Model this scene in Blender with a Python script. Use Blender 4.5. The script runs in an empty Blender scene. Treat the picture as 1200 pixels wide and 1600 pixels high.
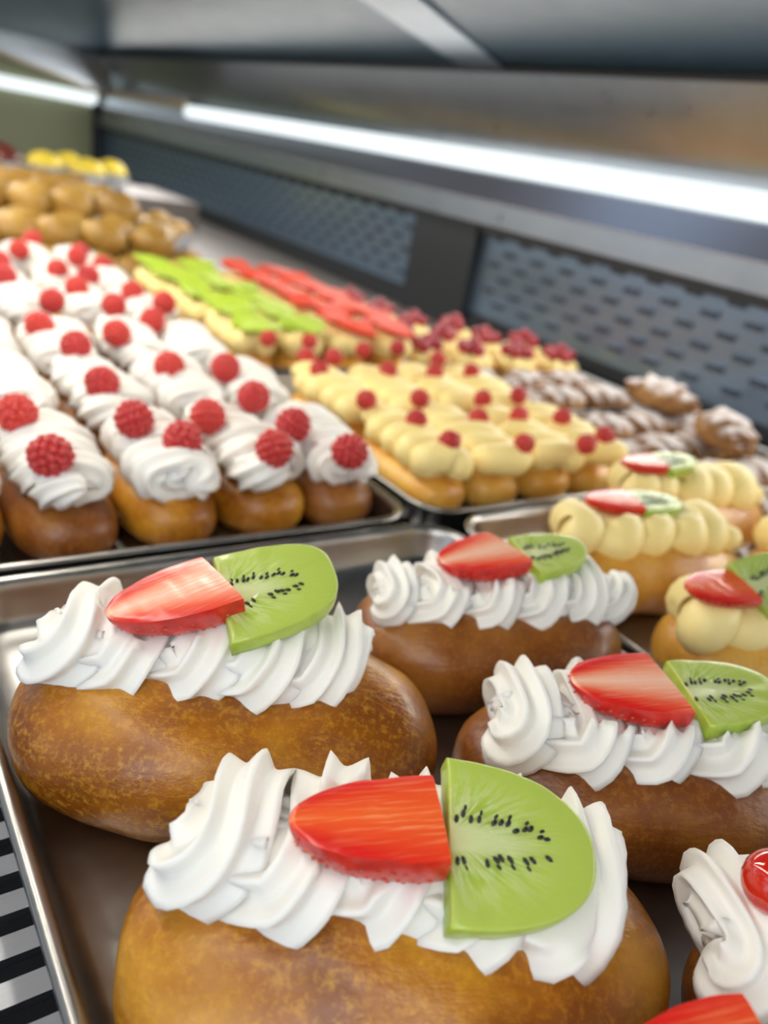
import bpy, bmesh, math, random
from mathutils import Vector, Matrix, noise
random.seed(7)
PI = math.pi
col = bpy.context.scene.collection
sc = bpy.context.scene

# ------------------------------------------------------------------ materials
def new_mat(name):
    m = bpy.data.materials.new(name); m.use_nodes = True
    nt = m.node_tree; b = nt.nodes['Principled BSDF']
    return m, nt, b
def setin(b, **k):
    for n, v in k.items():
        n = n.replace('_', ' ')
        if n in b.inputs: b.inputs[n].default_value = v
def rgb(*c): return (c[0], c[1], c[2], 1)
def objco(nt, scale=(1, 1, 1)):
    t = nt.nodes.new('ShaderNodeTexCoord'); m = nt.nodes.new('ShaderNodeMapping')
    m.inputs['Scale'].default_value = scale
    nt.links.new(t.outputs['Object'], m.inputs['Vector']); return m.outputs['Vector']
def noise_node(nt, vec, scale, detail=4, rough=.55):
    n = nt.nodes.new('ShaderNodeTexNoise'); n.inputs['Scale'].default_value = scale
    n.inputs['Detail'].default_value = detail; n.inputs['Roughness'].default_value = rough
    nt.links.new(vec, n.inputs['Vector']); return n.outputs['Fac']
def ramp(nt, fac, stops):
    r = nt.nodes.new('ShaderNodeValToRGB'); e = r.color_ramp.elements
    e[0].position, e[0].color = stops[0][0], rgb(*stops[0][1])
    e[1].position, e[1].color = stops[-1][0], rgb(*stops[-1][1])
    for p, c in stops[1:-1]:
        x = e.new(p); x.color = rgb(*c)
    nt.links.new(fac, r.inputs['Fac']); return r.outputs['Color']
def mixc(nt, fac, a, b, mode='MIX'):
    m = nt.nodes.new('ShaderNodeMix'); m.data_type = 'RGBA'; m.blend_type = mode
    for s, v in ((m.inputs[0], fac), (m.inputs[6], a), (m.inputs[7], b)):
        if isinstance(v, bpy.types.NodeSocket): nt.links.new(v, s)
        elif isinstance(v, (int, float)): s.default_value = v
        else: s.default_value = rgb(*v)
    return m.outputs[2]
def mth(nt, op, a, b=None, clamp=False):
    m = nt.nodes.new('ShaderNodeMath'); m.operation = op; m.use_clamp = clamp
    for s, v in ((m.inputs[0], a), (m.inputs[1], b)):
        if v is None: continue
        if isinstance(v, bpy.types.NodeSocket): nt.links.new(v, s)
        else: s.default_value = v
    return m.outputs[0]
def bump(nt, b, h, strength=.3, dist=.001):
    n = nt.nodes.new('ShaderNodeBump'); n.inputs['Strength'].default_value = strength
    n.inputs['Distance'].default_value = dist
    nt.links.new(h, n.inputs['Height']); nt.links.new(n.outputs['Normal'], b.inputs['Normal'])

def m_cream(name, base, sss, rad):
    m, nt, b = new_mat(name)
    setin(b, Base_Color=rgb(*base), Roughness=.42, Subsurface_Weight=sss, Subsurface_Radius=rad, Subsurface_Scale=.004, Specular_IOR_Level=.35)
    v = objco(nt); bump(nt, b, noise_node(nt, v, 900, 3), .12, .0004)
    return m
M_CREAM = m_cream('whipped_cream', (.88, .855, .795), .35, (1, .85, .6))
M_CUST = m_cream('custard', (1.0, .80, .34), .2, (1, .8, .4))

def m_bun(name, dark, mid, light, sc_=26, gloss=.32):
    m, nt, b = new_mat(name)
    v = objco(nt)
    rnd = nt.nodes.new('ShaderNodeObjectInfo').outputs['Random']
    off = nt.nodes.new('ShaderNodeVectorMath'); off.operation = 'ADD'
    cmb = nt.nodes.new('ShaderNodeCombineXYZ'); nt.links.new(rnd, cmb.inputs[0]); nt.links.new(rnd, cmb.inputs[1])
    nt.links.new(v, off.inputs[0]); nt.links.new(cmb.outputs[0], off.inputs[1]); v2 = off.outputs[0]
    n1 = noise_node(nt, v2, sc_, 3, .5)
    n2 = noise_node(nt, v2, 420, 4, .7)
    mp = nt.nodes.new('ShaderNodeMapping'); mp.inputs['Scale'].default_value = (1, 3, 3)
    nt.links.new(v2, mp.inputs['Vector']); n3 = noise_node(nt, mp.outputs[0], 90, 4, .6)
    c = ramp(nt, n1, [(.33, dark), (.5, mid), (.68, light)])
    c = mixc(nt, mth(nt, 'MULTIPLY', n3, .55), c, mixc(nt, .5, dark, mid))
    glints = ramp(nt, n2, [(.48, (0, 0, 0)), (.70, (1, 1, 1))])  # specular specks of the crust, painted into its colour
    c = mixc(nt, mth(nt, 'MULTIPLY', glints, .6), c, light)
    nt.links.new(c, b.inputs['Base Color'])
    setin(b, Roughness=gloss, Subsurface_Weight=.12, Subsurface_Radius=(1, .4, .12), Subsurface_Scale=.004, Coat_Weight=.18, Coat_Roughness=.22, Specular_IOR_Level=.45)
    h = mth(nt, 'ADD', mth(nt, 'MULTIPLY', n2, .5), n3)
    bump(nt, b, h, .75, .0009)
    return m
M_BUN = m_bun('golden_bun', (.19, .048, .003), (.40, .135, .007), (.70, .34, .025))
M_BUN2 = m_bun('brown_bun', (.14, .034, .006), (.24, .072, .010), (.44, .18, .03))
M_BUNY = m_bun('yellow_bun', (.50, .19, .02), (.74, .36, .045), (.86, .55, .12))
M_PUFF = m_bun('puff_crust', (.26, .13, .015), (.42, .23, .035), (.62, .40, .11), 14, .5)

def m_fleshy(name, build, rough=.25, sss=.2):
    m, nt, b = new_mat(name)
    c, h = build(nt)
    nt.links.new(c, b.inputs['Base Color'])
    setin(b, Roughness=rough, Subsurface_Weight=sss, Subsurface_Radius=(1, .5, .3), Subsurface_Scale=.003, Coat_Weight=.18, Coat_Roughness=.15)
    if h is not None: bump(nt, b, h, .35, .0005)
    return m
def straw_flesh(core_red):
    def f(nt):
        t = nt.nodes.new('ShaderNodeTexCoord'); s = nt.nodes.new('ShaderNodeSeparateXYZ')
        nt.links.new(t.outputs['Object'], s.inputs[0]); x, y = s.outputs[0], s.outputs[1]
        ay = mth(nt, 'ABSOLUTE', y)
        # distance from the lengthwise core: 0 in the middle, 1 at the skin
        d = mth(nt, 'DIVIDE', ay, mth(nt, 'ADD', mth(nt, 'MULTIPLY', mth(nt, 'ADD', x, .018), .38), .0035))
        ang = nt.nodes.new('ShaderNodeCombineXYZ')
        nt.links.new(mth(nt, 'MULTIPLY', x, 260.), ang.inputs[0]); nt.links.new(mth(nt, 'MULTIPLY', ay, 1700.), ang.inputs[1])
        mp = nt.nodes.new('ShaderNodeCombineXYZ')
        nt.links.new(mth(nt, 'ADD', mth(nt, 'MULTIPLY', x, 45), 0), mp.inputs[0])
        nt.links.new(mth(nt, 'ADD', mth(nt, 'MULTIPLY', y, 900.), mth(nt, 'MULTIPLY', x, -60)), mp.inputs[1])
        st = noise_node(nt, mp.outputs[0], 1.0, 3, .6)
        if core_red:
            base = ramp(nt, d, [(.0, (.86, .13, .025)), (.5, (.80, .075, .02)), (.95, (.70, .018, .012))])
            stc = (.95, .33, .14); amt = .75
        else:
            base = ramp(nt, d, [(.0, (.93, .55, .40)), (.35, (.90, .36, .22)), (.7, (.84, .10, .045)), (1., (.70, .018, .012))])
            stc = (.95, .60, .46); amt = .6
        sm = ramp(nt, st, [(.5, (0, 0, 0)), (.66, (1, 1, 1))])
        fade = mth(nt, 'SUBTRACT', 1.15, d, True)
        c = mixc(nt, mth(nt, 'MULTIPLY', mth(nt, 'MULTIPLY', sm, amt), fade), base, stc)
        return c, st
    return f
M_SFR = m_fleshy('strawberry_flesh_red', straw_flesh(True))
M_SFP = m_fleshy('strawberry_flesh_pale', straw_flesh(False))
def straw_skin(nt):
    v = objco(nt); n = noise_node(nt, v, 160, 3)
    return ramp(nt, n, [(.3, (.50, .006, .008)), (.7, (.78, .03, .015))]), n
M_SSK = m_fleshy('strawberry_skin', straw_skin, .22)
def simple(name, c, rough=.5, metal=0, **k):
    m, nt, b = new_mat(name); setin(b, Base_Color=rgb(*c), Roughness=rough, Metallic=metal, **k); return m
M_ACH = simple('strawberry_seed', (.62, .10, .03), .35)
def kiwi_face(nt):
    t = nt.nodes.new('ShaderNodeTexCoord'); s = nt.nodes.new('ShaderNodeSeparateXYZ')
    nt.links.new(t.outputs['Object'], s.inputs[0]); x, y = s.outputs[0], s.outputs[1]
    X = mth(nt, 'DIVIDE', x, .0215); Y = mth(nt, 'DIVIDE', y, .0130)
    d = mth(nt, 'SQRT', mth(nt, 'ADD', mth(nt, 'MULTIPLY', X, X), mth(nt, 'MULTIPLY', Y, Y)))
    a = mth(nt, 'ARCTAN2', mth(nt, 'DIVIDE', y, .0065), mth(nt, 'DIVIDE', x, .019))
    v = nt.nodes.new('ShaderNodeCombineXYZ'); nt.links.new(mth(nt, 'MULTIPLY', a, 9.5), v.inputs[0]); nt.links.new(mth(nt, 'MULTIPLY', d, 1.2), v.inputs[1])
    st = noise_node(nt, v.outputs[0], 1.8, 2, .6)
    sm = ramp(nt, st, [(.42, (0, 0, 0)), (.58, (1, 1, 1))])
    n = noise_node(nt, t.outputs['Object'], 150, 4)
    cx = mth(nt, 'DIVIDE', x, .024); cy = mth(nt, 'DIVIDE', y, .0046)
    core = mth(nt, 'SQRT', mth(nt, 'ADD', mth(nt, 'MULTIPLY', cx, cx), mth(nt, 'MULTIPLY', cy, cy)))
    base = ramp(nt, d, [(.0, (.42, .52, .13)), (.45, (.35, .47, .065)), (.8, (.40, .53, .07)), (1.0, (.46, .57, .10)), ])
    base = mixc(nt, ramp(nt, core, [(.55, (1, 1, 1)), (1.0, (0, 0, 0))]), base, (.66, .70, .36))
    mask = mth(nt, 'MULTIPLY', mth(nt, 'SUBTRACT', 1.45, d, True), mth(nt, 'GREATER_THAN', d, .2))
    c = mixc(nt, mth(nt, 'MULTIPLY', mth(nt, 'MULTIPLY', sm, mask), .9), base, (.68, .75, .38))
    return mixc(nt, mth(nt, 'MULTIPLY', n, .2), c, (.27, .42, .03)), mth(nt, 'ADD', st, n)
M_KIWI = m_fleshy('kiwi_flesh', kiwi_face, .28, .25)
M_KEDGE = m_fleshy('kiwi_edge', lambda nt: (ramp(nt, noise_node(nt, objco(nt), 120, 3), [(.3, (.33, .47, .035)), (.7, (.46, .58, .10))]), None), .3, .3)
M_KSEED = simple('kiwi_seed', (.012, .010, .010), .3)
def rasp_c(nt):
    v = objco(nt); rnd = nt.nodes.new('ShaderNodeObjectInfo').outputs['Random']
    n = noise_node(nt, v, 300, 2)
    a = mixc(nt, rnd, (.46, .010, .018), (.60, .030, .020))
    return mixc(nt, mth(nt, 'MULTIPLY', n, .35), a, (.75, .10, .07)), None
M_RASP = m_fleshy('raspberry_flesh', rasp_c, .42, .2)
M_CHERRY = simple('glossy_cherry', (.60, .02, .006), .08, 0, Coat_Weight=1.0, Subsurface_Weight=.2)
def m_steel(name, c, rough, sx=(1, 40, 1), bs=.06):
    m, nt, b = new_mat(name)
    v = objco(nt, sx); n = noise_node(nt, v, 30, 4, .6)
    nt.links.new(mixc(nt, n, [x * .82 for x in c], c), b.inputs['Base Color'])
    setin(b, Metallic=1.0, Roughness=rough)
    nt.links.new(mth(nt, 'ADD', mth(nt, 'MULTIPLY', n, .14), rough - .07), b.inputs['Roughness'])
    bump(nt, b, n, bs, .0004)
    return m
M_TRAY = m_steel('tray_steel', (.50, .49, .47), .33, (4, 4, 4), .05)
M_SLAT = m_steel('slat_steel', (.36, .37, .40), .38, (1, 60, 1))
M_WALL = m_steel('wall_steel', (.22, .32, .45), .30, (1, 1, 30)); M_WALL.node_tree.nodes['Principled BSDF'].inputs['Metallic'].default_value = .7
M_PANEL = m_steel('panel_steel', (.40, .45, .50), .30, (1, 1, 1))
M_CEIL = m_steel('ceiling_steel', (.028, .065, .10), .35, (1, 1, 1))
M_CEIL.node_tree.nodes['Principled BSDF'].inputs['Metallic'].default_value = .0; M_CEIL.node_tree.nodes['Principled BSDF'].inputs['IOR'].default_value = 1.10
M_REFLBAND = m_steel('ceiling_reflection', (.10, .15, .20), .4, (1, 1, 1)); M_REFLBAND.node_tree.nodes['Principled BSDF'].inputs['Metallic'].default_value = .3  # paler tone of the ceiling's diagonal reflection, put into the colour
M_DARK = simple('slot_dark', (.010, .012, .018), .7)
M_SLOT = simple('vent_slot', (.04, .06, .09), .6)
M_RUB = simple('dark_seal', (.018, .024, .03), .5)
M_BROWNWALL = simple('lower_wall', (.20, .175, .16), .38, .6)
M_GREEN = simple('end_wall_olive', (.27, .29, .17), .55)
M_TAN = simple('tan_edge', (.50, .40, .26), .5)
M_YEL = simple('yellow_icing', (.86, .66, .06), .5)
M_CHOC = simple('chocolate', (.14, .03, .02), .35)
M_DBERRY = m_fleshy('dark_berry', lambda nt: (ramp(nt, noise_node(nt, objco(nt), 180, 3), [(.3, (.22, .008, .018)), (.7, (.50, .035, .05))]), None), .3)
M_PAPER = simple('silver_paper', (.72, .75, .80), .4, .5)
def powder():
    m, nt, b = new_mat('powdered_pastry')
    v = objco(nt); g = nt.nodes.new('ShaderNodeNewGeometry'); s = nt.nodes.new('ShaderNodeSeparateXYZ')
    nt.links.new(g.outputs['Normal'], s.inputs[0])
    n = noise_node(nt, v, 75, 5, .65); n2 = noise_node(nt, v, 30, 3)
    crust = ramp(nt, n2, [(.3, (.16, .06, .022)), (.7, (.46, .24, .08))])
    f = mth(nt, 'ADD', mth(nt, 'MULTIPLY', s.outputs[2], .5), mth(nt, 'SUBTRACT', n, .34))
    f = ramp(nt, f, [(.38, (0, 0, 0)), (.62, (.92, .92, .92))])
    nt.links.new(mixc(nt, f, crust, (.62, .58, .56)), b.inputs['Base Color']); setin(b, Roughness=.85)
    bump(nt, b, n, .5, .001); return m
M_POW = powder()
def emit(name, c, s):
    m, nt, b = new_mat(name); setin(b, Base_Color=rgb(0, 0, 0), Emission_Color=rgb(*c), Emission_Strength=s); return m

# ------------------------------------------------------------------ helpers
def mesh_from(name, verts, faces, mats, fm=None, smooth=True):
    me = bpy.data.meshes.new(name); me.from_pydata(verts, [], faces)
    for m in mats: me.materials.append(m)
    if fm: me.polygons.foreach_set('material_index', fm)
    me.polygons.foreach_set('use_smooth', [smooth] * len(me.polygons))
    me.update(); return me
def link(name, me, parent=None, mtx=None):
    o = bpy.data.objects.new(name, me); col.objects.link(o)
    if parent: o.parent = parent
    if mtx is not None: o.matrix_basis = mtx
    return o
def empty(name, loc, rz, label, cat, group=None):
    o = bpy.data.objects.new(name, None); col.objects.link(o); o.empty_display_size = .02
    o.location = loc; o.rotation_euler = (0, 0, rz); o['label'] = label; o['category'] = cat
    if group: o['group'] = group
    return o
def tag(o, label, cat, group=None, kind=None):
    o['label'] = label; o['category'] = cat
    if group: o['group'] = group
    if kind: o['kind'] = kind
    return o
class MB:
    def __init__(s): s.v, s.f, s.m = [], [], []
    def add(s, vs, fs, mi=0):
        n = len(s.v); s.v += [tuple(v) for v in vs]; s.f += [tuple(i + n for i in f) for f in fs]; s.m += [mi] * len(fs)
    def box(s, x0, x1, y0, y1, z0, z1, mi=0):
        vs = [(x, y, z) for z in (z0, z1) for y in (y0, y1) for x in (x0, x1)]
        s.add(vs, [(0, 2, 3, 1), (4, 5, 7, 6), (0, 1, 5, 4), (2, 6, 7, 3), (0, 4, 6, 2), (1, 3, 7, 5)], mi)
    def ell(s, c, r, mi=0, seg=8, rings=5, rot=None):
        vs, fs = [], []
        for i in range(1, rings):
            th = PI * i / rings
            for j in range(seg):
                a = 2 * PI * j / seg
                vs.append(Vector((r[0] * math.sin(th) * math.cos(a), r[1] * math.sin(th) * math.sin(a), r[2] * math.cos(th))))
        vs += [Vector((0, 0, r[2])), Vector((0, 0, -r[2]))]; t = len(vs) - 2
        for i in range(rings - 2):
            for j in range(seg):
                k = (j + 1) % seg; fs.append((i * seg + j, (i + 1) * seg + j, (i + 1) * seg + k, i * seg + k))
        for j in range(seg):
            k = (j + 1) % seg; fs.append((t, j, k)); fs.append((t + 1, (rings - 2) * seg + k, (rings - 2) * seg + j))
        c = Vector(c); s.add([c + (rot @ v if rot else v) for v in vs], fs, mi)
    def mesh(s, name, mats, smooth=True): return mesh_from(name, s.v, s.f, mats, s.m, smooth)

# ---- bun
def bun_mesh(L, W, Hh, seed, mat, nu=72, nv=44, lump=1.0, ex=2.7):
    rnd = Vector((seed * 3.1, seed * 1.7, seed * .9)); vs, fs = [], []
    for i in range(nu + 1):
        u = -1 + 2 * i / nu; uu = math.sin(u * PI / 2)
        k = max(0, 1 - abs(uu) ** ex) ** (1 / ex)
        for j in range(nv):
            a = 2 * PI * j / nv; ca, sa = math.cos(a), math.sin(a)
            y = math.copysign(abs(ca) ** .85, ca) * k
            z = (math.copysign(abs(sa) ** .9, sa)) * (k ** .9)
            p = Vector((uu * L / 2, y * W / 2, z * Hh / 2))
            n = noise.noise(p * 22 + rnd) * .0040 * lump + noise.noise(p * 60 + rnd) * .0011 * lump
            d = Vector((p.x / L, p.y / W, p.z / Hh)); d = d.normalized() if d.length > 0 else d
            p = p + d * n * (.3 + .7 * k)
            # flattened base
            zb = -Hh / 2 * .80
            if p.z < zb: p.z = zb + (p.z - zb) * .12
            vs.append((p.x, p.y, p.z - zb + Hh * .024))
    for i in range(nu):
        for j in range(nv):
            k2 = (j + 1) % nv; fs.append((i * nv + j, (i + 1) * nv + j, (i + 1) * nv + k2, i * nv + k2))
    return mesh_from('bun', vs, fs, [mat])

# ---- piped topping: a nozzle rope laid in loops along local X, base at z=0
def piped(L, turns, Ry, Rz, r0, lobes, depth, seed, mat, steps=190, per=8, z0=None, phase=-.6, bulge=0., expo=.8, twist=0., endr=1.0, bend=0.0, jag=.0):
    sec = lobes * per if lobes else 20
    rnd = random.Random(seed); rn = Vector((seed * 1.3, seed * .7, seed * 2.1))
    pts, rads = [], []
    wob = [rnd.uniform(-1, 1) for _ in range(12)]
    for i in range(steps + 1):
        t = i / steps
        ph = 2 * PI * turns * t + phase
        e = min(1, t / .10, (1 - t) / .10); e = max(.0, e); ee = math.sin(e * PI / 2)
        R1 = (.55 + .45 * ee) if t > .5 else (.12 + .88 * ee)
        nz = noise.noise(Vector((ph * .16, 0, 0)) + rn); n2_ = noise.noise(Vector((0, ph * .16, 5)) + rn)
        wr = 1 + .32 * nz
        x = -L / 2 + L * t + Ry * .25 * math.sin(ph) + .006 * n2_ * ee * (L / .1)
        y = -Ry * R1 * wr * math.cos(ph) + bend * (t - .5) ** 2
        z = Rz * R1 * math.sin(ph)
        if z < 0: z *= .45
        pts.append(Vector((x, y, z)))
        cap = min(1, t / .035, (1 - t) / .05)
        rr = r0 * (math.sqrt(max(0, 1 - (1 - cap) ** 2)) * .97 + .03) * (1 + .06 * math.sin(ph * 1.3 + 2)) * (1 + (endr - 1) * t)
        rr *= (1 + bulge * math.sin(ph + PI)) * (1 + .22 * n2_)
        rads.append(rr)
    zz = z0 if z0 is not None else r0 * .55
    vs, fs = [], []
    for i in range(steps + 1):
        T = (pts[min(i + 1, steps)] - pts[max(i - 1, 0)]).normalized()
        ax = Vector((1, 0, 0)); c = pts[i]
        rad = Vector((0, c.y, c.z + 1e-5)); rad = rad - T * rad.dot(T)
        if rad.length < 1e-6: rad = Vector((0, 0, 1))
        rad.normalize(); B = T.cross(rad)
        for j in range(sec):
            th = 2 * PI * j / sec
            if lobes:
                s_ = (math.sin(lobes * th / 2) ** 2 + .004) ** (expo * .5)
                q = 1.10 - depth * s_ * (1 + .25 * math.sin(th * 3 + seed))
            else: q = 1
            a = th + twist * i / steps
            o = rad * math.cos(a) * q + B * math.sin(a) * q
            p = c + o * rads[i]
            if jag and lobes:
                tip = max(0, 1 - s_ * 1.6)
                p += o * noise.noise(p * 420 + rn) * jag * tip
            p += o * noise.noise(p * 60 + rn) * r0 * .07
            vs.append((p.x, p.y, max(p.z + zz, -r0 * .9)))
    for i in range(steps):
        for j in range(sec):
            k = (j + 1) % sec; fs.append((i * sec + j, i * sec + k, (i + 1) * sec + k, (i + 1) * sec + j))
    n0 = len(vs); vs.append(tuple(Vector(vs[0]).lerp(Vector(vs[sec // 2]), .5))); 
    e0 = steps * sec; vs.append(tuple(Vector(vs[e0]).lerp(Vector(vs[e0 + sec // 2]), .5)))
    for j in range(sec):
        k = (j + 1) % sec; fs.append((n0, k, j)); fs.append((n0 + 1, e0 + j, e0 + k))
    return mesh_from('cream', vs, fs, [mat])

# ---- half strawberry: cut face up (z=0), tip at -x, straight cut at +x
def strawberry_mesh(L, W, D, flesh, seed=1, skew=0., seeds=True, blunt=2.2):
    nu, nv = 40, 28; rnd = random.Random(seed); rn = Vector((seed, seed * 2, 0)); mb = MB()
    def prof(u): return W * (1 - (1 - u) ** blunt) ** (1 / 1.9) * (1 - .05 * u)
    rows = []
    for i in range(nu + 1):
        u = (i / nu) ** 1.6; w = max(prof(u), W * .02); d = D * (w / W) ** .9
        x = -L / 2 + L * u
        ring = []
        for j in range(nv + 1):
            a = PI * j / nv
            yy = w * math.copysign(abs(math.cos(a)) ** .45, math.cos(a)); sa = math.sin(a)
            zz = -d * (abs(sa) ** .9)
            p = Vector((x, yy, zz)); n = noise.noise(p * 130 + rn) * .0006
            ring.append(Vector((x + skew * yy, yy + n * math.cos(a), zz + n * (-sa))))
        rows.append(ring)
    vs, fs, mi = [], [], []
    for r in rows: vs += r
    w_ = nv + 1
    mb.add(vs, [(i * w_ + j, i * w_ + j + 1, (i + 1) * w_ + j + 1, (i + 1) * w_ + j) for i in range(nu) for j in range(nv)], 0)
    # cut face, slightly domed
    top, tf = [], []; nt_ = 12
    for i in range(nu + 1):
        a, b = rows[i][0], rows[i][nv]
        for j in range(nt_ + 1):
            t = j / nt_; p = a.lerp(b, t); e = math.sin(PI * t)
            top.append(Vector((p.x, p.y, p.z + .0009 * e ** .4 * min(1, i / 5) + noise.noise(p * 300) * .0003 * e)))
    w2 = nt_ + 1
    tf = [(i * w2 + j, (i + 1) * w2 + j, (i + 1) * w2 + j + 1, i * w2 + j + 1) for i in range(nu) for j in range(nt_)]
    mb.add(top, tf, 1)
    last = rows[-1]; c = sum(last, Vector()) / len(last)
    mb.add(last + top[-w2:][::-1] + [c], [(k, (k + 1) % (len(last) + w2), len(last) + w2) for k in range(len(last) + w2)], 1)
    if seeds:
        for k in range(9):
            for q in range(9):
                u = .06 + .9 * (k + .5 * (q % 2)) / 9.2; a = PI * (.12 + .76 * q / 8.)
                w = prof(u); d = D * (w / W) ** .9
                y = w * math.copysign(abs(math.cos(a)) ** .45, math.cos(a))
                x = -L / 2 + L * u + skew * y + rnd.uniform(-.0004, .0004); z = -d * abs(math.sin(a)) ** .9
                mb.ell((x, y, z), (.0007, .00035, .0004), 2, 6, 4)
    return mb.mesh('strawberry_slice', [M_SSK, flesh, M_ACH])

# ---- kiwi slice: straight cut at x=0, rounded towards +x, top face z=0
def kiwi_mesh(L, W, D, seed=1, sq=2.3, seeds=True, cut=0.0, taper=0.0):
    mb = MB(); n = 48; rnd = random.Random(seed); out = []
    for i in range(n + 1):
        a = -PI / 2 + PI * i / n
        x = math.copysign(abs(math.cos(a)) ** (2 / sq), math.cos(a)) * L
        y = math.copysign(abs(math.sin(a)) ** (2 / sq), math.sin(a)) * W
        x = max(x, 0); y *= 1 - taper * (1 - x / L) if taper else 1
        out.append(Vector((x + cut * y, y, 0)))
    m = 16
    out += [out[-1].lerp(out[0], k / m) for k in range(1, m)]
    N = len(out); cc = Vector((L * .35, 0, 0))
    rings = []
    for s, z, kind in [(1.0 - .06, -D, 0), (1.0 - .012, -D + .0008, 0), (1.0, -D * .6, 0), (1.0, -.0010, 0), (.985, -.0003, 0), (.95, 0, 1), (.8, 0.0001, 1), (.6, .0002, 1), (.4, .0001, 1), (.2, 0, 1)]:
        rings.append([cc + (p - cc) * s + Vector((0, 0, z + (noise.noise(p * 150 + Vector((seed, 0, z * 60))) * .0004))) for p in out])
    vs = [v for r in rings for v in r]
    fs = []; mi = []
    for i in range(len(rings) - 1):
        f = [(i * N + j, i * N + (j + 1) % N, (i + 1) * N + (j + 1) % N, (i + 1) * N + j) for j in range(N)]
        fs += f; mi += [1 if i < 4 else 0] * N
    base = len(mb.v); mb.v += [tuple(v) for v in vs]; mb.f += fs; mb.m += mi
    k0 = len(mb.v); mb.v.append(tuple(cc + Vector((0, 0, .0)))); mb.v.append(tuple(cc + Vector((0, 0, -D))))
    e = (len(rings) - 1) * N
    for j in range(N):
        mb.f.append((e + j, e + (j + 1) % N, k0)); mb.m.append(0)
        mb.f.append(((j + 1) % N, j, k0 + 1)); mb.m.append(1)
    if seeds:
        for sgn in (-1, 1):
            for k in range(13):
                if rnd.random() < .12: continue
                t = k / 12; x = .0015 + t * L * .62 + rnd.uniform(-.0005, .0005)
                y = sgn * (W * .235 * math.sqrt(max(.02, 1 - (t * .92) ** 2)) + rnd.uniform(-.0006, .0012))
                rot = Matrix.Rotation(math.atan2(y * 2.5, x * .6) + rnd.uniform(-.3, .3), 3, 'Z')
                mb.ell((x + cut * y, y, .0002), (.0012, .00065, .0005), 2, 6, 4, rot)
                if k % 2: mb.ell((x + cut * y + .0006, y + sgn * .0016, .0001), (.0009, .00045, .0004), 2, 6, 4, rot)
    return mb.mesh('kiwi_slice', [M_KIWI, M_KEDGE, M_KSEED])

def raspberry_mesh(r, seed, nr=7, seg=8, rings=5):
    mb = MB(); rnd = random.Random(seed)
    mb.ell((0, 0, 0), (r * .90, r * .90, r * .97), 0, 16, 10)
    for i in range(nr):
        th = PI * (i + .5) / nr; k = max(1, int(round(2.1 * nr * math.sin(th))))
        for j in range(k):
            a = 2 * PI * (j + .5 * (i % 2)) / k + rnd.uniform(-.08, .08); q = r * .84
            c = Vector((q * math.sin(th) * math.cos(a), q * math.sin(th) * math.sin(a), q * 1.08 * math.cos(th)))
            s = r * .23 * rnd.uniform(.9, 1.1); mb.ell(c, (s, s, s), 0, seg, rings)
    return mb.mesh('raspberry', [M_RASP])

def frame(p1, p2, tilt):
    """a placement whose x axis runs p1 to p2 and whose top leans by tilt"""
    p1, p2 = Vector(p1), Vector(p2); X = (p2 - p1).normalized()
    Y = Vector((0, 0, 1)).cross(X).normalized(); Z = X.cross(Y)
    R = Matrix((X, Y, Z)).transposed().to_4x4()
    return Matrix.Translation((p1 + p2) / 2) @ R @ Matrix.Rotation(tilt, 4, 'X')

# ------------------------------------------------------------------ trays
def tray(name, x0, x1, y0, y1, h, label, R=.026):
    prof = [(.0105, 0), (.0075, .0035), (.0045, h - .0035), (.0012, h - .0022), (.0002, h - .0008), (.0006, h + .0004), (.0022, h + .001),
            (.0042, h + .0005), (.0056, h - .0012), (.0064, h - .004), (.0095, .0065), (.0115, .0032), (.0150, .0014), (.022, .0012)]
    vs, fs = [], []; cs = 10
    def loop(off, z):
        r = max(R - off, .004); out = []
        for cx, cy, a0 in ((x1 - off - r, y1 - off - r, 0), (x0 + off + r, y1 - off - r, PI / 2), (x0 + off + r, y0 + off + r, PI), (x1 - off - r, y0 + off + r, 1.5 * PI)):
            for k in range(cs + 1):
                a = a0 + PI / 2 * k / cs; out.append((cx + r * math.cos(a), cy + r * math.sin(a), z))
        return out
    for o, z in prof: vs += loop(o, z)
    N = 4 * (cs + 1)
    for i in range(len(prof) - 1):
        for j in range(N):
            k = (j + 1) % N; fs.append((i * N + j, i * N + k, (i + 1) * N + k, (i + 1) * N + j))
    fs.append(tuple(range(N))[::-1]); e = (len(prof) - 1) * N; fs.append(tuple(range(e, e + N)))
    o = link('serving_tray', mesh_from('serving_tray', vs, fs, [M_TRAY]))
    return tag(o, label, 'tray', 'steel trays on the slatted shelf')
TH = .0013
tray('front', .0305, .297, -.06, .3205, .021, 'steel tray in the foreground holding the large strawberry and kiwi whipped cream buns')
tray('left', .006, .2855, .3265, .675, .021, 'steel tray at left holding the nearest small raspberry whipped cream buns')
tray('mid', .2935, .515, .3265, .615, .021, 'steel tray in the middle holding custard buns dotted with raspberries')
tray('right', .303, .56, -.02, .3215, .021, 'steel tray at right holding custard buns with strawberry and kiwi')
tray('leftfar', .006, .2855, .685, 1.02, .021, 'steel tray of raspberry cream buns behind the left tray, just before the golden puffs')
tray('midfar', .2935, .515, .625, .965, .021, 'steel tray of custard buns with kiwi slices and strawberry slices')
tray('pow', .569, .775, .12, .33, .014, 'steel tray of powdered pastries nearest the vented wall')
tray('pow1', .521, .775, .332, .502, .014, 'low steel tray of powdered pastries between the two others at the vented wall')
tray('pow2', .523, .775, .51, .78, .014, 'steel tray with powdered pastries and dark berry tarts against the vented wall')

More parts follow.
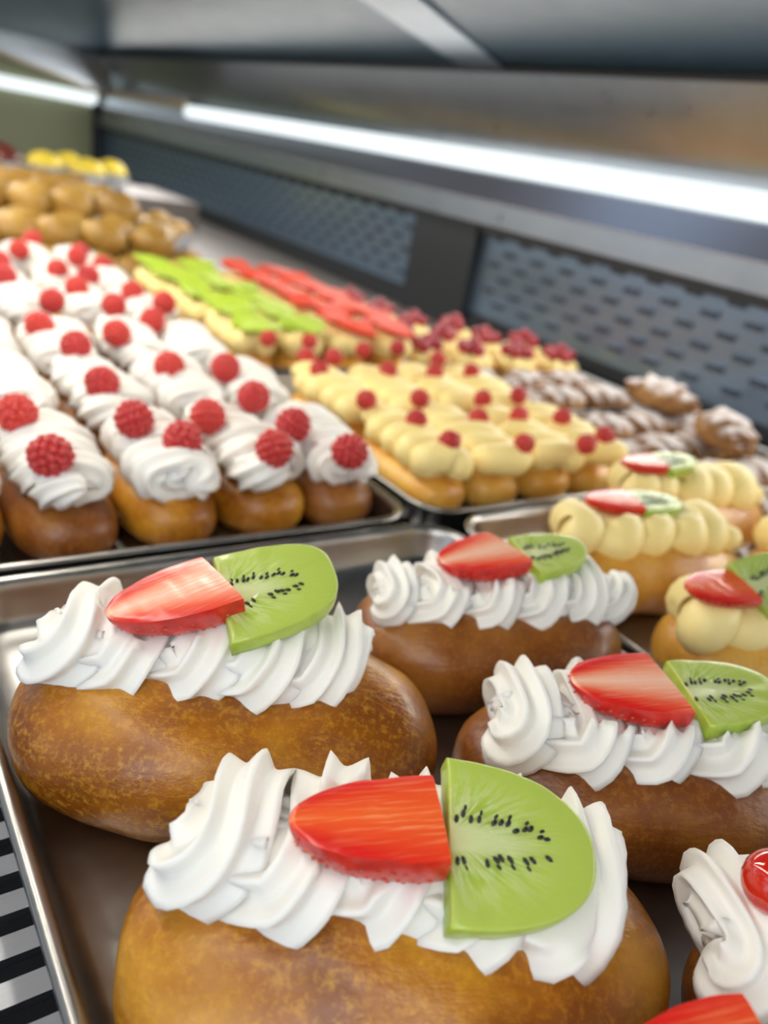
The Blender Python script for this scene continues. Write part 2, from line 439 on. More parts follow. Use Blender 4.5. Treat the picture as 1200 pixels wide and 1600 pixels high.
# ------------------------------------------------------------------ the large pastries in the front tray
def big_bun(name, c, ang, L, W, Hh, seed, mat, label, group):
    t = empty(name, (c[0], c[1], TH), ang, label, 'pastry', group)
    link('bun', bun_mesh(L, W, Hh, seed, mat), t); return t
def on(t, mtx):  # world placement to a child's local one
    return (Matrix.Translation(t.location) @ Matrix.Rotation(t.rotation_euler.z, 4, 'Z')).inverted() @ mtx
def add_cream(t, me, x, y, z, ang=0, rx=0):
    return link('whipped_cream', me, t, Matrix.Translation((x, y, z)) @ Matrix.Rotation(ang, 4, 'Z') @ Matrix.Rotation(rx, 4, 'X'))
GW = 'whipped cream buns with strawberry and kiwi in the front tray'
GC = 'custard buns with strawberry and kiwi in the right tray'
def R_(d): return d * PI / 180
def fruit(t, kind, me, p1, p2, tilt, at_start=False):
    m = frame(p1, p2, tilt)
    if at_start: m = Matrix.Translation(Vector(p1) - (Vector(p1) + Vector(p2)) / 2) @ m
    f = link(kind, me, t, on(t, m))
    # the cream is pressed down where the fruit lies on it
    xs = [v.co.x for v in me.vertices]; ys = [v.co.y for v in me.vertices]; zs = [v.co.z for v in me.vertices]
    x0, x1, w, dz = min(xs) - .001, max(xs) + .0015, max(ys) + .001, min(zs)
    for c in t.children:
        if not (c.name.startswith('whipped_cream') or c.name.startswith('custard')): continue
        M = f.matrix_basis.inverted() @ c.matrix_basis; Mi = M.inverted()
        for v in c.data.vertices:
            q = M @ v.co
            if x0 < q.x < x1 and abs(q.y) < w:
                lim = dz * (.84 if kind == 'strawberry_slice' else .7)
                if kind == 'strawberry_slice' and q.x < x0 + .008: lim = dz * .5
                if q.z > lim: q.z = lim + (q.z - lim) * .06; v.co = Mi @ q
    return f
WC = dict(lobes=8, depth=.42, expo=.85, jag=.0005)
#A
CZ = .0405
A = big_bun('topped_bun', (.111, .098), R_(-26), .142, .078, .052, 1, M_BUN, 'large bun nearest the camera with orange-red strawberry half and the biggest kiwi slice', GW)
add_cream(A, piped(.106, 4.7, .0135, .0065, .0128, 9, .36, 11, M_CREAM, jag=.0005, expo=1.0, twist=1.5), -.006, .006, CZ, R_(-6))
fruit(A, 'strawberry_slice', strawberry_mesh(.036, .0130, .0135, M_SFR, 1), (.0795, .111, .070), (.1085, .0965, .0725), R_(4))
fruit(A, 'kiwi_slice', kiwi_mesh(.0375, .0205, .0078, 1), (.1120, .0935, .0675), (.141, .076, .066), R_(22), True)
#B
B = big_bun('topped_bun', (.104, .192), R_(-27), .142, .080, .054, 2, M_BUN, 'large golden bun at left back of the front tray, strawberry leaning against raised kiwi', GW)
add_cream(B, piped(.103, 4.8, .0135, .0065, .0125, 9, .36, 12, M_CREAM, jag=.0005, expo=1.0, twist=1.5), -.010, .008, .0415, R_(1))
fruit(B, 'strawberry_slice', strawberry_mesh(.037, .0135, .0135, M_SFP, 2, -.25), (.0665, .208, .069), (.098, .2035, .079), R_(8))
fruit(B, 'kiwi_slice', kiwi_mesh(.040, .0185, .0075, 2, 3.0, cut=.15), (.099, .200, .0735), (.134, .196, .080), R_(16), True)
#C
Cc = big_bun('topped_bun', (.2345, .2055), R_(-20), .124, .070, .050, 3, M_BUN2, 'dark brown bun at back right of the front tray, strawberry wedge and small kiwi', GW)
add_cream(Cc, piped(.117, 5.4, .0125, .006, .0115, 9, .36, 13, M_CREAM, jag=.0005, expo=1.0, twist=1.5), .003, .004, .037, R_(5))
fruit(Cc, 'strawberry_slice', strawberry_mesh(.034, .0135, .0125, M_SFP, 3, -.3), (.207, .217, .061), (.240, .212, .067), R_(6))
fruit(Cc, 'kiwi_slice', kiwi_mesh(.032, .014, .007, 3), (.2475, .2085, .0635), (.279, .203, .068), R_(8), True)
#D
D = big_bun('topped_bun', (.2265, .1150), R_(-27), .128, .072, .050, 4, M_BUN2, 'large bun at right of the front tray with pale strawberry wedge and wide kiwi', GW)
add_cream(D, piped(.112, 4.6, .0135, .0065, .0128, 9, .36, 14, M_CREAM, jag=.0005, expo=1.0, twist=1.5), -.001, .001, .038, R_(1))
fruit(D, 'strawberry_slice', strawberry_mesh(.034, .0150, .0125, M_SFP, 4, -.25), (.198, .132, .062), (.227, .115, .0665), R_(8))
fruit(D, 'kiwi_slice', kiwi_mesh(.036, .0155, .0078, 4), (.2345, .1115, .063), (.267, .098, .066), R_(8), True)
#E
Ee = big_bun('topped_bun', (.224, .0185), R_(-27), .118, .066, .046, 5, M_BUN2, 'partly cut off bun at the lower right, whipped cream with a glossy red cherry', GW)
add_cream(Ee, piped(.116, 4.6, .0140, .0065, .0130, 9, .36, 15, M_CREAM, jag=.0005, expo=1.0, twist=1.5), -.004, .006, .036, 0)
mbc = MB(); mbc.ell((0, 0, 0), (.0085, .0085, .008), 0, 24, 14); cherry_me = mbc.mesh('cherry', [M_CHERRY])
link('cherry', cherry_me, Ee, on(Ee, Matrix.Translation((.1835, .0480, .064))))
#F
Ff = big_bun('topped_bun', (.121, .014), R_(-27), .112, .060, .046, 6, M_BUN, 'bun cut off by the bottom edge, only its red strawberry and cream showing', GW)
add_cream(Ff, piped(.088, 4.0, .0125, .0065, .0115, 9, .36, 16, M_CREAM, jag=.0005, expo=1.0, twist=1.5), 0, .008, .035, 0)
fruit(Ff, 'strawberry_slice', strawberry_mesh(.036, .0135, .0125, M_SFR, 6), (.1115, .0365, .060), (.1435, .0235, .061), R_(6))

# ------------------------------------------------------------------ custard buns with strawberry and kiwi (right tray)
def custard_big(c, ang, L, seed, label, s=None, k=None, W=.066, turns=5.2, cl=.105, cz=.0355, cy=.003):
    t = big_bun('custard_bun', c, ang, L, W, .046, seed, M_BUNY, label, GC)
    o = link('custard', piped(cl, turns, .0125, .0045, .0120, 0, 0, seed, M_CUST, steps=150, phase=-.8, bulge=-.12), t, Matrix.Translation((0, cy, cz)))
    if s: fruit(t, 'strawberry_slice', strawberry_mesh(s[3], s[4], .0075, M_SFR, seed), s[0], s[1], s[2])
    if k: fruit(t, 'kiwi_slice', kiwi_mesh(k[3], k[4], .006, seed), k[0], k[1], k[2], True)
    return t
custard_big((.380, .236), R_(-13), .136, 21, 'custard bun at the left corner of the right tray with strawberry and kiwi on top',
            ((.339, .253, .0615), (.369, .246, .062), R_(4), .033, .0120), ((.370, .246, .061), (.398, .239, .062), R_(4), .033, .0130), cl=.118)
custard_big((.478, .279), R_(-13), .128, 22, 'custard bun furthest back in the right tray with strawberry and kiwi tilted up',
            ((.418, .295, .0615), (.448, .289, .063), R_(4), .031, .0110), ((.447, .288, .062), (.476, .284, .066), R_(4), .030, .013), cl=.112)
custard_big((.374, .149), R_(-13), .122, 23, 'nearest custard bun of the right tray, round custard blobs and upright kiwi',
            ((.305, .163, .0625), (.337, .154, .064), R_(6), .033, .0125), ((.338, .152, .062), (.366, .147, .074), R_(30), .03, .015), turns=4.6, cl=.125)
custard_big((.504, .184), R_(-13), .120, 24, 'custard bun at the right edge between the nearest and furthest ones, no fruit showing')

# ------------------------------------------------------------------ small raspberry buns (left trays)
ordn = ['first', 'second', 'third', 'fourth', 'fifth', 'sixth', 'seventh', 'eighth']
small_bun = [bun_mesh(.098, .055, .037, s, m, 36, 22, .6) for s, m in ((31, M_BUN), (32, M_BUN2), (33, M_BUN))]
small_cream = [piped(.088, 4.4, .0145, .006, .0105, 7, .38, s, M_CREAM, steps=110, per=6) for s in (41, 42, 43, 44)]
rasps = [raspberry_mesh(.0102, s) for s in (1, 2)]
rasps_s = [raspberry_mesh(.0074, s, 6, 6, 4) for s in (3, 4)]
def small(kind, x, y, rz, i, label, group, bm, cm, cz, berries, bmesh_list, bname='raspberry', cname='whipped_cream'):
    t = empty(kind, (x, y, TH), rz, label, 'pastry', group)
    link('bun', bm, t); link(cname, cm, t, Matrix.Translation((random.uniform(-.004, .004), 0, cz)) @ Matrix.Rotation(PI * (i % 2), 4, 'Z'))
    for q, b in enumerate(berries):
        m = Matrix.Translation(b) @ Matrix.Rotation(q * 1.7 + i, 4, 'Z') @ Matrix.Rotation(.6 + .9 * ((q + i) % 3), 4, 'X') @ Matrix.Diagonal((1.0, 1.0, .96, 1))
        link(bname, bmesh_list[(q + i) % len(bmesh_list)], t, on(t, m))
    return t
# where raspberries sit on the buns of the left trays
RW = [(.084, .362), (.080, .415), (.139, .472), (.153, .374), (.136, .402), (.181, .408), (.223, .436), (.198, .356), (.224, .384), (.240, .345),
      (.234, .505), (.194, .507), (.143, .547), (.133, .607), (.184, .592), (.161, .690), (.207, .676), (.245, .745), (.227, .637), (.258, .697),
      (.196, .750), (.198, .828), (.254, .871), (.183, .925), (.250, .945), (.025, .47), (.03, .38), (.08, .55), (.035, .60), (.09, .68), (.14, .77), (.10, .80), (.15, .85), (.22, .80), (.235, .90), (.12, .93), (.16, .97), (.21, .99)]
cells = []
cols_x = [.038, .092, .148, .203, .2535]
rows_y = [.398, .507, .613, .745, .852, .958]
for r, yy in enumerate(rows_y):
    for c, xx in enumerate(cols_x):
        cells.append([xx + random.uniform(-.002, .002), yy + random.uniform(-.004, .004) + (.004 if c == 0 else 0), r, c, []])
for p in RW:
    best = min(cells, key=lambda q: (q[0] - p[0]) ** 2 * 2.5 + (q[1] - p[1]) ** 2); best[4].append(p)
for n, (xx, yy, r, c, bs) in enumerate(cells):
    trayn = 'nearest left tray' if r < 3 else 'left tray behind it, before the golden puffs'
    lab = 'cream bun %s, %s column from left, %s row of %s left tray' % (
        ['without raspberries', 'with one raspberry', 'with two raspberries', 'with three raspberries', 'with four raspberries'][min(4, len(bs))], ordn[c], ['front', 'middle', 'back'][r % 3], 'the nearer' if r < 3 else 'the farther')
    small('raspberry_cream_bun', xx, yy, PI / 2 + random.uniform(-.13, .13), n, lab, 'small raspberry cream buns in the left trays', small_bun[n % 3], small_cream[n % 4], .0345,
          [(bx, by, .0585 + .002 * (k % 2)) for k, (bx, by) in enumerate(bs)], rasps)

# ------------------------------------------------------------------ custard raspberry buns (middle tray)
cust_bun = [bun_mesh(.10, .052, .034, s, M_BUNY, 32, 20, .6) for s in (51, 52)]
cust_cream = [piped(.094, 4.6, .0135, .003, .0100, 0, 0, s, M_CUST, steps=110, bulge=-.1) for s in (61, 62, 63)]
RY = [(.329, .363), (.331, .403), (.317, .446), (.367, .448), (.384, .350), (.388, .403), (.427, .444), (.430, .404), (.472, .450), (.439, .343), (.470, .397), (.474, .356),
      (.328, .556), (.320, .520), (.354, .555), (.385, .518), (.445, .590), (.430, .512), (.466, .554), (.476, .517), (.320, .610), (.358, .605), (.40, .58)]
ccells = []
for r, yy in enumerate([.398, .503, .592]):
    for c, xx in enumerate([.327, .379, .431, .481]):
        ccells.append([xx, yy - (.02 if r == 2 else 0), r, c, []])
ccells = [q for q in ccells if q[2] < 2] 
for p in RY:
    best = min(ccells, key=lambda q: (q[0] - p[0]) ** 2 * 2.5 + (q[1] - p[1]) ** 2); best[4].append(p)
for n, (xx, yy, r, c, bs) in enumerate(ccells):
    lab = 'custard bun %s, %s column from left, %s row of the middle tray' % (
        ['without raspberries', 'with one raspberry', 'with two raspberries', 'with three raspberries', 'with several raspberries'][min(4, len(bs))], ordn[c], ['front', 'back'][r])
    small('raspberry_custard_bun', xx, yy, PI / 2 + random.uniform(-.06, .06), n, lab, 'custard buns with raspberries in the middle tray', cust_bun[n % 2], cust_cream[n % 3], .032,
          [(bx, by, .0535) for bx, by in bs], rasps_s, cname='custard')
# kiwi and strawberry slice buns behind
M_KFAR = simple('kiwi_far', (.47, .63, .06), .5, Specular_IOR_Level=.15, Subsurface_Weight=.1)
kiwi_s = [kiwi_mesh(.036, .018, .004, s, seeds=False) for s in (71, 72)]
M_SFAR = simple('strawberry_far', (.80, .07, .02), .5, Specular_IOR_Level=.12, Subsurface_Weight=.1)
straw_s = [strawberry_mesh(.038, .015, .006, M_SFAR, s, seeds=False) for s in (81, 82)]
for q_ in kiwi_s: q_.materials[0] = M_KFAR
for r, yy in enumerate([.680, .785, .890]):
    for c, xx in enumerate([.324, .374, .427, .480]):
        green = c < 2
        lab = 'custard bun under %s slices, %s column from left, %s row of far middle tray' % ('kiwi' if green else 'strawberry', ordn[c], ['front', 'middle', 'back'][r])
        t = empty('kiwi_custard_bun' if green else 'strawberry_custard_bun', (xx, yy, TH), PI / 2, lab, 'pastry', 'fruit slice custard buns in the far middle tray')
        link('bun', cust_bun[(r + c) % 2], t); link('custard', cust_cream[(r + c) % 3], t, Matrix.Translation((0, 0, .032)))
        for k in range(4):
            x = -.036 + k * .024
            a = Matrix.Translation((x, random.uniform(-.007, .007) + (.014 if green else 0), .0565 + .001 * k)) @ Matrix.Rotation(-PI / 2 + random.uniform(-.55, .55), 4, 'Z') @ Matrix.Rotation(R_(8) + random.uniform(-.18, .18), 4, 'X') @ Matrix.Rotation(random.uniform(-.15, .1), 4, 'Y')
            if green: link('kiwi_slice', kiwi_s[k % 2], t, a)
            else: link('strawberry_slice', straw_s[k % 2], t, a @ Matrix.Translation((0, 0, .003)))

# ------------------------------------------------------------------ powdered pastries and berry tarts by the wall
def crumple(seed, L=.075, W=.05, Hh=.035):
    rn = Vector((seed * 2.3, seed, 0)); mb = MB(); nu, nv = 40, 24; vs, fs = [], []
    for i in range(nu + 1):
        u = PI * i / nu
        for j in range(nv):
            a = 2 * PI * j / nv
            d = Vector((-math.cos(u), math.sin(u) * math.cos(a), math.sin(u) * math.sin(a)))
            q = 1 + .30 * abs(noise.noise(d * 2.2 + rn)) + .14 * noise.noise(d * 5 + rn) + .10 * math.sin(d.x * 14 + seed) * (1 if d.z > 0 else .3)
            p = Vector((d.x * L / 2 * q, d.y * W / 2 * q, d.z * Hh / 2 * q)); p.z = max(p.z, -Hh * .36) + Hh * .36
            vs.append(tuple(p))
    for i in range(nu):
        for j in range(nv):
            k = (j + 1) % nv; fs.append((i * nv + j, (i + 1) * nv + j, (i + 1) * nv + k, i * nv + k))
    return mesh_from('powdered_pastry', vs, fs, [M_POW])
crm = [crumple(s) for s in (1, 2, 3, 4)]
n = 0
for r in range(6):
    for c in range(3 if r < 3 else 4):
        xx = (.603 if r < 3 else .553) + c * (.062 if r < 3 else .059) + random.uniform(-.004, .004); yy = .160 + r * .060 + random.uniform(-.004, .004)
        o = link('powdered_pastry', crm[n % 4], None, Matrix.Translation((xx, yy, TH + .0005)) @ Matrix.Rotation(random.uniform(-.3, .3), 4, 'Z') @ Matrix.Scale(random.uniform(.82, .9), 4)); n += 1
        tag(o, 'sugar dusted brown pastry, %s from the vented wall, row %s of the nearer powdered tray' % (ordn[(2 if r < 3 else 3) - c], ['one', 'two', 'three', 'four', 'five', 'six'][r]), 'pastry', 'powdered pastries beside the vented wall')
for k, (xx, yy, zz) in enumerate([(.665, .375, .030), (.700, .475, .030)]):
    o = link('powdered_pastry', crm[k], None, Matrix.Translation((xx, yy, zz)) @ Matrix.Rotation(.9 + k, 4, 'Z') @ Matrix.Scale(.9, 4))
    tag(o, ['large powdered pastry lying on top of the others nearest the camera', 'powdered pastry lying on the pile further from the camera, by the wall'][k], 'pastry', 'powdered pastries beside the vented wall')
for r in range(2):
    for c in range(3):
        xx = .562 + c * .068; yy = .545 + r * .055
        o = link('powdered_pastry', crm[n % 4], None, Matrix.Translation((xx, yy, TH + .0005)) @ Matrix.Rotation(random.uniform(-.3, .3), 4, 'Z') @ Matrix.Scale(.85, 4)); n += 1
        tag(o, 'sugar dusted pastry before the berry tarts, %s from the vented wall, %s row' % (ordn[2 - c], ['the nearer', 'the farther'][r]), 'pastry', 'powdered pastries beside the vented wall')
# berry tarts: shell, custard, pile of dark berries
def tart_shell():
    mb = MB(); vs, fs = [], []; N = 28
    prof = [(.0, .0), (.020, 0), (.0275, .016), (.029, .0175), (.0265, .017), (.0255, .014), (0, .013)]
    for r, z in prof:
        for j in range(N):
            a = 2 * PI * j / N; q = 1 + .04 * math.cos(a * 14) if r > .015 else 1
            vs.append((r * q * math.cos(a), r * q * math.sin(a), z))
    for i in range(len(prof) - 1):
        for j in range(N):
            k = (j + 1) % N; fs.append((i * N + j, i * N + k, (i + 1) * N + k, (i + 1) * N + j))
    return mesh_from('tart_shell', vs, fs, [M_BUNY])
shell = tart_shell()
mb = MB()
for a in range(7): mb.ell((.016 * math.cos(a * .9), .016 * math.sin(a * .9), .020), (.011, .011, .009), 0, 12, 8)
mb.ell((0, 0, .022), (.014, .014, .010), 0, 12, 8); tart_cust = mb.mesh('custard', [M_CUST])
mb = MB(); mb.ell((0, 0, 0), (.0082, .0082, .0078), 0, 14, 9); dberry = mb.mesh('dark_berry', [M_DBERRY])
tspots = [(.548, .675), (.61, .668), (.672, .66), (.733, .65), (.55, .735), (.612, .732), (.675, .725), (.735, .715), (.555, .80), (.617, .797), (.68, .79), (.545, .86), (.607, .86), (.540, .925), (.60, .925)]
for n, (xx, yy) in enumerate(tspots):
    lab = 'tart heaped with dark red berries, %s, %s row by the vented wall' % (['first from the left', 'second from the left', 'third from the left', 'fourth from the left'][n % 4 if n < 8 else (n - 8 if n < 11 else n - 11)], 'nearest' if n < 4 else 'second' if n < 8 else 'third' if n < 11 else 'farthest')
    z = TH if yy < .76 else 0.0002
    t = empty('berry_tart', (xx, yy, z), n * .7, lab, 'pastry', 'dark berry tarts by the vented wall')
    link('tart_shell', shell, t); link('custard', tart_cust, t)
    for k in range(5):
        a = k * 1.256; rr = .013 if k < 4 else 0
        link('dark_berry', dberry, t, Matrix.Translation((rr * math.cos(a), rr * math.sin(a), .034 if k < 4 else .040)) @ Matrix.Rotation(a, 4, 'Z'))

# ------------------------------------------------------------------ golden puffs heaped at the far end
def puff_me(seed, r=.030):
    rn = Vector((seed * 3.3, 1, seed)); vs, fs = [], []; nu, nv = 20, 28
    for i in range(nu + 1):
        u = PI * i / nu
        for j in range(nv):
            a = 2 * PI * j / nv; d = Vector((math.sin(u) * math.cos(a), math.sin(u) * math.sin(a), math.cos(u)))
            q = 1 + .08 * noise.noise(d * 1.8 + rn) + .05 * noise.noise(d * 5 + rn)
            p = d * r * q; p.z *= .78; p.z = max(p.z, -r * .55) + r * .55; vs.append(tuple(p))
    for i in range(nu):
        for j in range(nv):
            k = (j + 1) % nv; fs.append((i * nv + j, (i + 1) * nv + j, (i + 1) * nv + k, i * nv + k))
    return mesh_from('golden_puff', vs, fs, [M_PUFF])
pf = [puff_me(s) for s in (1, 2, 3)]
n = 0
rowsw = ['first', 'second', 'third', 'fourth', 'fifth', 'sixth', 'seventh', 'eighth', 'ninth']
for lay, (z, x0, x1, y0, y1) in enumerate([(.0002, .12, .47, 1.07, 1.52), (.032, .15, .42, 1.12, 1.50), (.062, .19, .38, 1.20, 1.45)]):
    yy = y0; r = 0
    while yy < y1:
        xx = x0 + (.028 if r % 2 else 0); c = 0
        while xx < x1:
            o = link('golden_puff', pf[n % 3], None, Matrix.Translation((xx + random.uniform(-.006, .006), yy + random.uniform(-.006, .006), z + random.uniform(0, .004))) @ Matrix.Rotation(n * 1.1, 4, 'Z'))
            tag(o, 'golden brown puff, %s layer of the far heap, %s from left, %s row from front' % (['bottom', 'middle', 'top'][lay], rowsw[c], rowsw[r]), 'pastry', 'golden puffs heaped at the far left'); n += 1
            xx += .060; c += 1
        yy += .058; r += 1
# paper cups with small golden cakes, yellow iced cakes and chocolate cakes behind
mb = MB(); vs, fs = [], []; N = 32
for r, z in ((.0, 0), (.024, 0), (.034, .026), (.0335, .026), (.024, .002)):
    for j in range(N):
        a = 2 * PI * j / N; q = 1 + (.035 * (1 if j % 2 else -1) if r else 0); vs.append((r * q * math.cos(a), r * q * math.sin(a), z))
for i in range(4):
    for j in range(N):
        k = (j + 1) % N; fs.append((i * N + j, i * N + k, (i + 1) * N + k, (i + 1) * N + j))
cup = mesh_from('paper_cup', vs, fs, [M_PAPER], None, False)
mb = MB(); mb.ell((0, 0, .026), (.030, .030, .024), 0, 20, 12); cake_y = mb.mesh('cake', [M_YEL]); mb = MB(); mb.ell((0, 0, .026), (.030, .030, .024), 0, 20, 12); cake_c = mb.mesh('cake', [M_CHOC])
mb = MB(); mb.ell((0, 0, .024), (.030, .030, .020), 0, 20, 12); cake_g = mb.mesh('cake', [M_PUFF])
def cupcake(x, y, z, me, label, group, s=1.0):
    t = empty('paper_cup_cake', (x, y, z), random.uniform(0, 3), label, 'cake', group); t.scale = (s, s, s)
    link('paper_cup', cup, t); link('cake', me, t)
for k, (x, y, z) in enumerate([(.50, 1.60, .0003), (.57, 1.60, .0003), (.50, 1.50, .0003), (.565, 1.49, .0003), (.44, 1.62, .0003), (.51, 1.40, .0003)]):
    cupcake(x, y, z, cake_g, 'golden cake in a silver paper cup behind the puffs, %s from the camera' % rowsw[[4, 5, 2, 1, 3, 0][k]] , 'golden cakes in silver paper cups')
# a raised step for the cakes at the far end
o = link('display_step', MB().mesh('x', [M_WALL])); mb = MB(); mb.box(.10, .70, 1.72, 2.0, .0002, .055); o.data = mb.mesh('display_step', [M_BROWNWALL], False)
tag(o, 'low dark step under the yellow and chocolate cakes at the far end', 'display step')
for k, (x, y) in enumerate([(.48, 1.77), (.402, 1.79), (.55, 1.85), (.47, 1.88)]):
    cupcake(x, y, .0555, cake_y, 'bright yellow iced cake at the far left, %s' % ['nearest the camera on the right', 'nearest the camera on the left', 'behind on the right', 'behind on the left'][k], 'yellow iced cakes at the far left', 1.1)
for k, (x, y) in enumerate([(.325, 1.77), (.245, 1.78), (.34, 1.88)]):
    cupcake(x, y, .0555, cake_c, 'dark chocolate cake left of the yellow cakes, %s' % ['next to them', 'farthest left', 'behind the others'][k], 'chocolate cakes at the far left', 1.1)

# ------------------------------------------------------------------ the case
def struct(name, mb, mats, smooth=False):
    o = link(name, mb.mesh(name, mats, smooth)); o['kind'] = 'structure'; return o
XW, YE, ZC = .80, 2.80, .345
mb = MB(); y = -.20                                     # slatted shelf near the camera, plain deck beyond
while y < .66: mb.box(-.30, XW, y, y + .0072, -.004, -.0002, 0); y += .0137
mb.box(-.30, -.28, -.20, .67, -.006, -.0002, 0)
mb.box(-.35, XW, -.35, YE, -.05, -.03, 1)
mb.box(-.35, XW, .66, YE, -.03, 0, 2)
struct('floor', mb, [M_SLAT, M_DARK, M_BROWNWALL])
# vented wall: sheet, column, slots
mb = MB()
mb.box(XW, XW + .02, -.35, YE, -.05, .352, 0)
mb.box(XW - .004, XW, -.35, YE, 0, .030, 1)            # lower strip
mb.box(XW - .016, XW, .905, 1.055, .0, .152, 1)        # column
mb.box(XW - .010, XW, .935, .965, .0, .150, 0)
def slots(y0, y1):
    r = 0; z = .050
    while z < .138:
        y = y0 + (.0275 if r % 2 else 0)
        while y < y1:
            vs = []; hl, hh = .0125, .0034
            for xx in (XW - .0012, XW + .002):
                for k in range(12):
                    a = 2 * PI * k / 12; cy = math.copysign(hl - hh, math.cos(a)); vs.append((xx, y + cy + hh * math.cos(a), z + hh * math.sin(a)))
            fs = [tuple(range(12)), tuple(range(12, 24))[::-1]] + [(k, (k + 1) % 12, 12 + (k + 1) % 12, 12 + k) for k in range(12)]
            mb.add(vs, fs, 2)
            # louvre lip over each slot
            mb.box(XW - .0045, XW, y - hl, y + hl, z + .0036, z + .0052, 0)
            y += .055
        z += .0175; r += 1
slots(-.2, .89); slots(1.09, 2.7)
struct('wall_right', mb, [M_WALL, M_RUB, M_SLOT])
mb = MB()
mb.box(XW - .012, XW, -.35, YE, .141, .153, 1)         # dark gap under the rail
mb.box(XW - .020, XW, -.35, YE, .153, .180, 0)
mb.box(XW - .024, XW, -.35, YE, .180, .1835, 2)        # bright lip
struct('trim_1', mb, [M_PANEL, M_RUB, M_SLAT])
mb = MB(); mb.box(XW - .016, XW, -.35, YE, .1835, .217, 0); struct('trim_2', mb, [simple('glossy_strip', (.20, .21, .25), .16, .9)])
# lamp along the wall
M_LED = emit('led_diffuser', (.88, .97, 1.0), .95)
mb = MB(); 
vs = []; ny = 2
for yy in (-.35, 2.06):
    for k in range(9):
        a = -PI / 2 + PI * k / 8; vs.append((XW - .016 - .012 * math.cos(a), yy, .2335 + .0135 * math.sin(a)))
fs = [(k, k + 1, 9 + k + 1, 9 + k) for k in range(8)] + [tuple(range(9)), tuple(range(9, 18))[::-1]]
mb.add(vs, fs, 0); lamp = link('strip_light', mb.mesh('diffuser', [M_LED]))
tag(lamp, 'long white strip light running along the top of the vented wall', 'light')
mb = MB(); mb.box(XW - .0162, XW - .0002, -.35, 2.06, .2175, .2515, 0); link('housing', mb.mesh('housing', [M_PANEL], False), lamp)
mb = MB()                                                # curved cove above the lamp
N = 10; vs = []
for yy in (-.35, YE):
    for k in range(N + 1):
        t = k / N; vs.append((XW - .001 - .05 * t * t, yy, .2515 + t * .085))
mb.add(vs, [(k, k + 1, N + 2 + k, N + 1 + k) for k in range(N)], 0)
mb.box(XW - .056, XW, -.35, YE, .3365, .3445, 1)
struct('trim_3', mb, [M_PANEL, M_RUB])
mb = MB(); mb.box(-.12, XW + .02, -.35, YE, ZC, ZC + .02, 0); struct('ceiling', mb, [M_CEIL])
mb = MB()                                                # added thin slab standing in for a diagonal reflection in the ceiling
p0, p1 = Vector((.485, .73, ZC - .004)), Vector((.75, .92, ZC - .004)); d = (p1 - p0).normalized(); nrm = Vector((-d.y, d.x, 0)) * .035
b0 = p0 - d * .12
vs = [b0 - nrm, p1 - nrm, p1 + nrm, b0 + nrm]; vs = vs + [v + Vector((0, 0, .0039)) for v in vs]
mb.add(vs, [(0, 3, 2, 1), (4, 5, 6, 7), (0, 1, 5, 4), (1, 2, 6, 5), (2, 3, 7, 6), (3, 0, 4, 7)], 0)
struct('ceiling_reflection_band', mb, [M_REFLBAND])
# far end: olive wall, its own strip light, grey fascia with a tan lower edge
mb = MB(); mb.box(-.35, XW + .02, YE, YE + .02, -.05, .37, 0); mb.box(XW - .03, XW, YE - .02, YE, 0, .215, 1); struct('wall_back', mb, [M_GREEN, M_RUB])
mb = MB(); mb.box(-.35, XW - .02, YE - .018, YE - .001, .207, .240, 0)
o = link('strip_light', mb.mesh('strip_light', [M_LED], False)); tag(o, 'short white strip light across the far end above the olive wall', 'light')
mb = MB()
def prism(pts, y0_, y1_, mi):
    n_ = len(pts); mb.add([(x, y0_, z) for x, z in pts] + [(x, y1_, z) for x, z in pts], [tuple(range(n_)), tuple(range(n_, 2 * n_))[::-1]] + [(k, n_ + k, n_ + (k + 1) % n_, (k + 1) % n_) for k in range(n_)], mi)
prism([(.21, ZC), (.775, .244), (.775, ZC)], 2.64, 2.66, 0)
prism([(.17, ZC - .004), (.775, .236), (.775, .245), (.20, ZC)], 2.63, 2.665, 1)
mb.box(.768, .783, 2.03, 2.66, .236, .258, 1); mb.box(.770, .7995, 2.03, 2.66, .22, .236, 0)
struct('trim_5', mb, [M_PANEL, M_TAN])

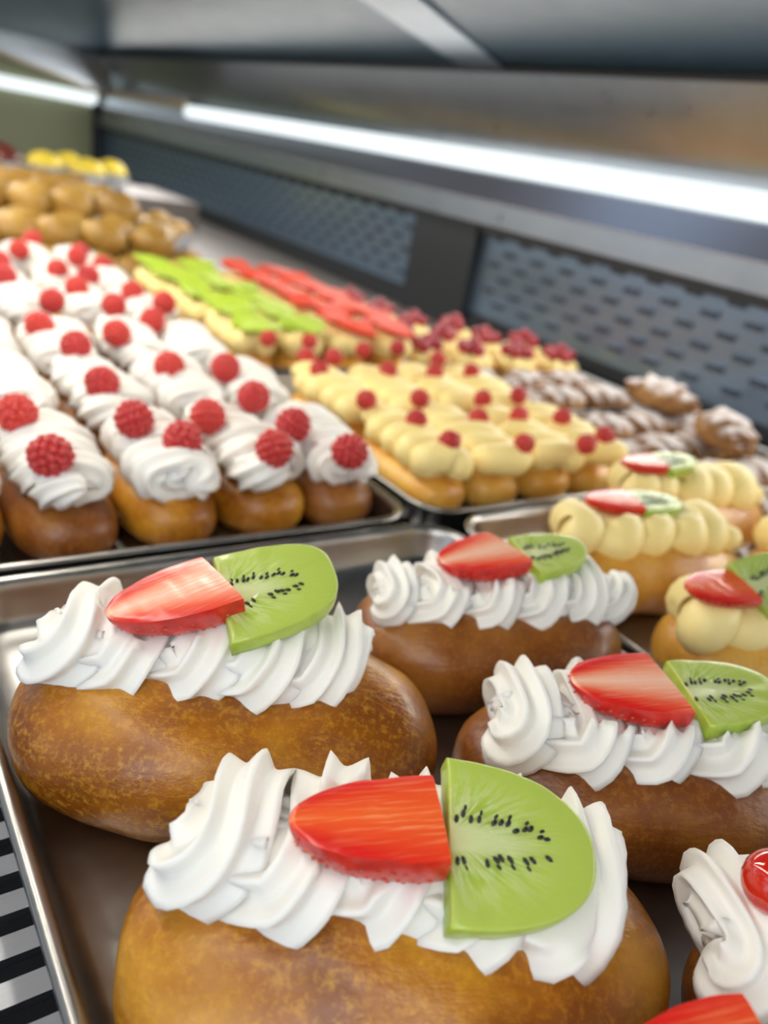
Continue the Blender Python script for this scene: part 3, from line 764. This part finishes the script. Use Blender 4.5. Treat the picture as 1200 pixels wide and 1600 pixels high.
# ------------------------------------------------------------------ light
w = bpy.data.worlds.new('World'); sc.world = w; w.use_nodes = True; nt = w.node_tree
bg = nt.nodes['Background']; bg.inputs['Strength'].default_value = 1.0
tc = nt.nodes.new('ShaderNodeTexCoord'); wn = noise_node(nt, tc.outputs['Generated'], 2.6, 3, .6)
wc = ramp(nt, wn, [(.40, (.10, .09, .08)), (.52, (.34, .36, .38)), (.64, (.85, 1.05, 1.3))]); nt.links.new(wc, bg.inputs['Color'])
def area(name, loc, rot, sx, sy, e, c):
    l = bpy.data.lights.new(name, 'AREA'); l.shape = 'RECTANGLE'; l.size = sx; l.size_y = sy; l.energy = e; l.color = c
    o = bpy.data.objects.new(name, l); col.objects.link(o); o.location = loc; o.rotation_euler = rot; return o
area('case_lamp_front', (-.02, .9, .345), (0, R_(-12), 0), .05, 2.6, 5.0, (1, .94, .84))
area('case_lamp_wall', (XW - .04, 1.1, .235), (0, R_(55), 0), .03, 2.9, 5.5, (1, .97, .92))
area('added_fill_middle', (.13, 1.15, .342), (0, R_(-15), 0), .05, 1.5, 4.0, (1, .94, .82))  # added unseen fill that brightens the custard trays at the back
area('shop_window', (-.9, -.9, .7), (R_(62), 0, R_(-45)), .9, .7, 6, (.80, .90, 1.0))

# ------------------------------------------------------------------ camera
cam = bpy.data.cameras.new('camera'); co = bpy.data.objects.new('camera', cam); col.objects.link(co); sc.camera = co
a, p, r = R_(38.3), R_(23.7), R_(10.9)
fwd = Vector((math.sin(a) * math.cos(p), math.cos(a) * math.cos(p), -math.sin(p)))
right = Vector((math.cos(a), -math.sin(a), 0)); up = right.cross(fwd)
Rr = right * math.cos(r) + up * math.sin(r); Uu = up * math.cos(r) - right * math.sin(r)
Mx = Matrix((Rr, Uu, -fwd)).transposed().to_4x4(); Mx.translation = (0, 0, .21); co.matrix_world = Mx
for o in col.objects:
    if 'label' in o and not 4 <= len(o['label'].split()) <= 16: print('LONG', len(o['label'].split()), o['label'])
cam.sensor_fit = 'VERTICAL'; cam.sensor_height = 36; cam.sensor_width = 27; cam.lens = 1230 / 1600 * 36
cam.clip_start = .005; cam.clip_end = 20
cam.dof.use_dof = True; cam.dof.focus_distance = .225; cam.dof.aperture_fstop = 7.8
sc.view_settings.view_transform = 'Standard'; sc.view_settings.look = 'None'; sc.view_settings.gamma = 1
sc.view_settings.exposure = 0.42; sc.view_settings.use_curve_mapping = False
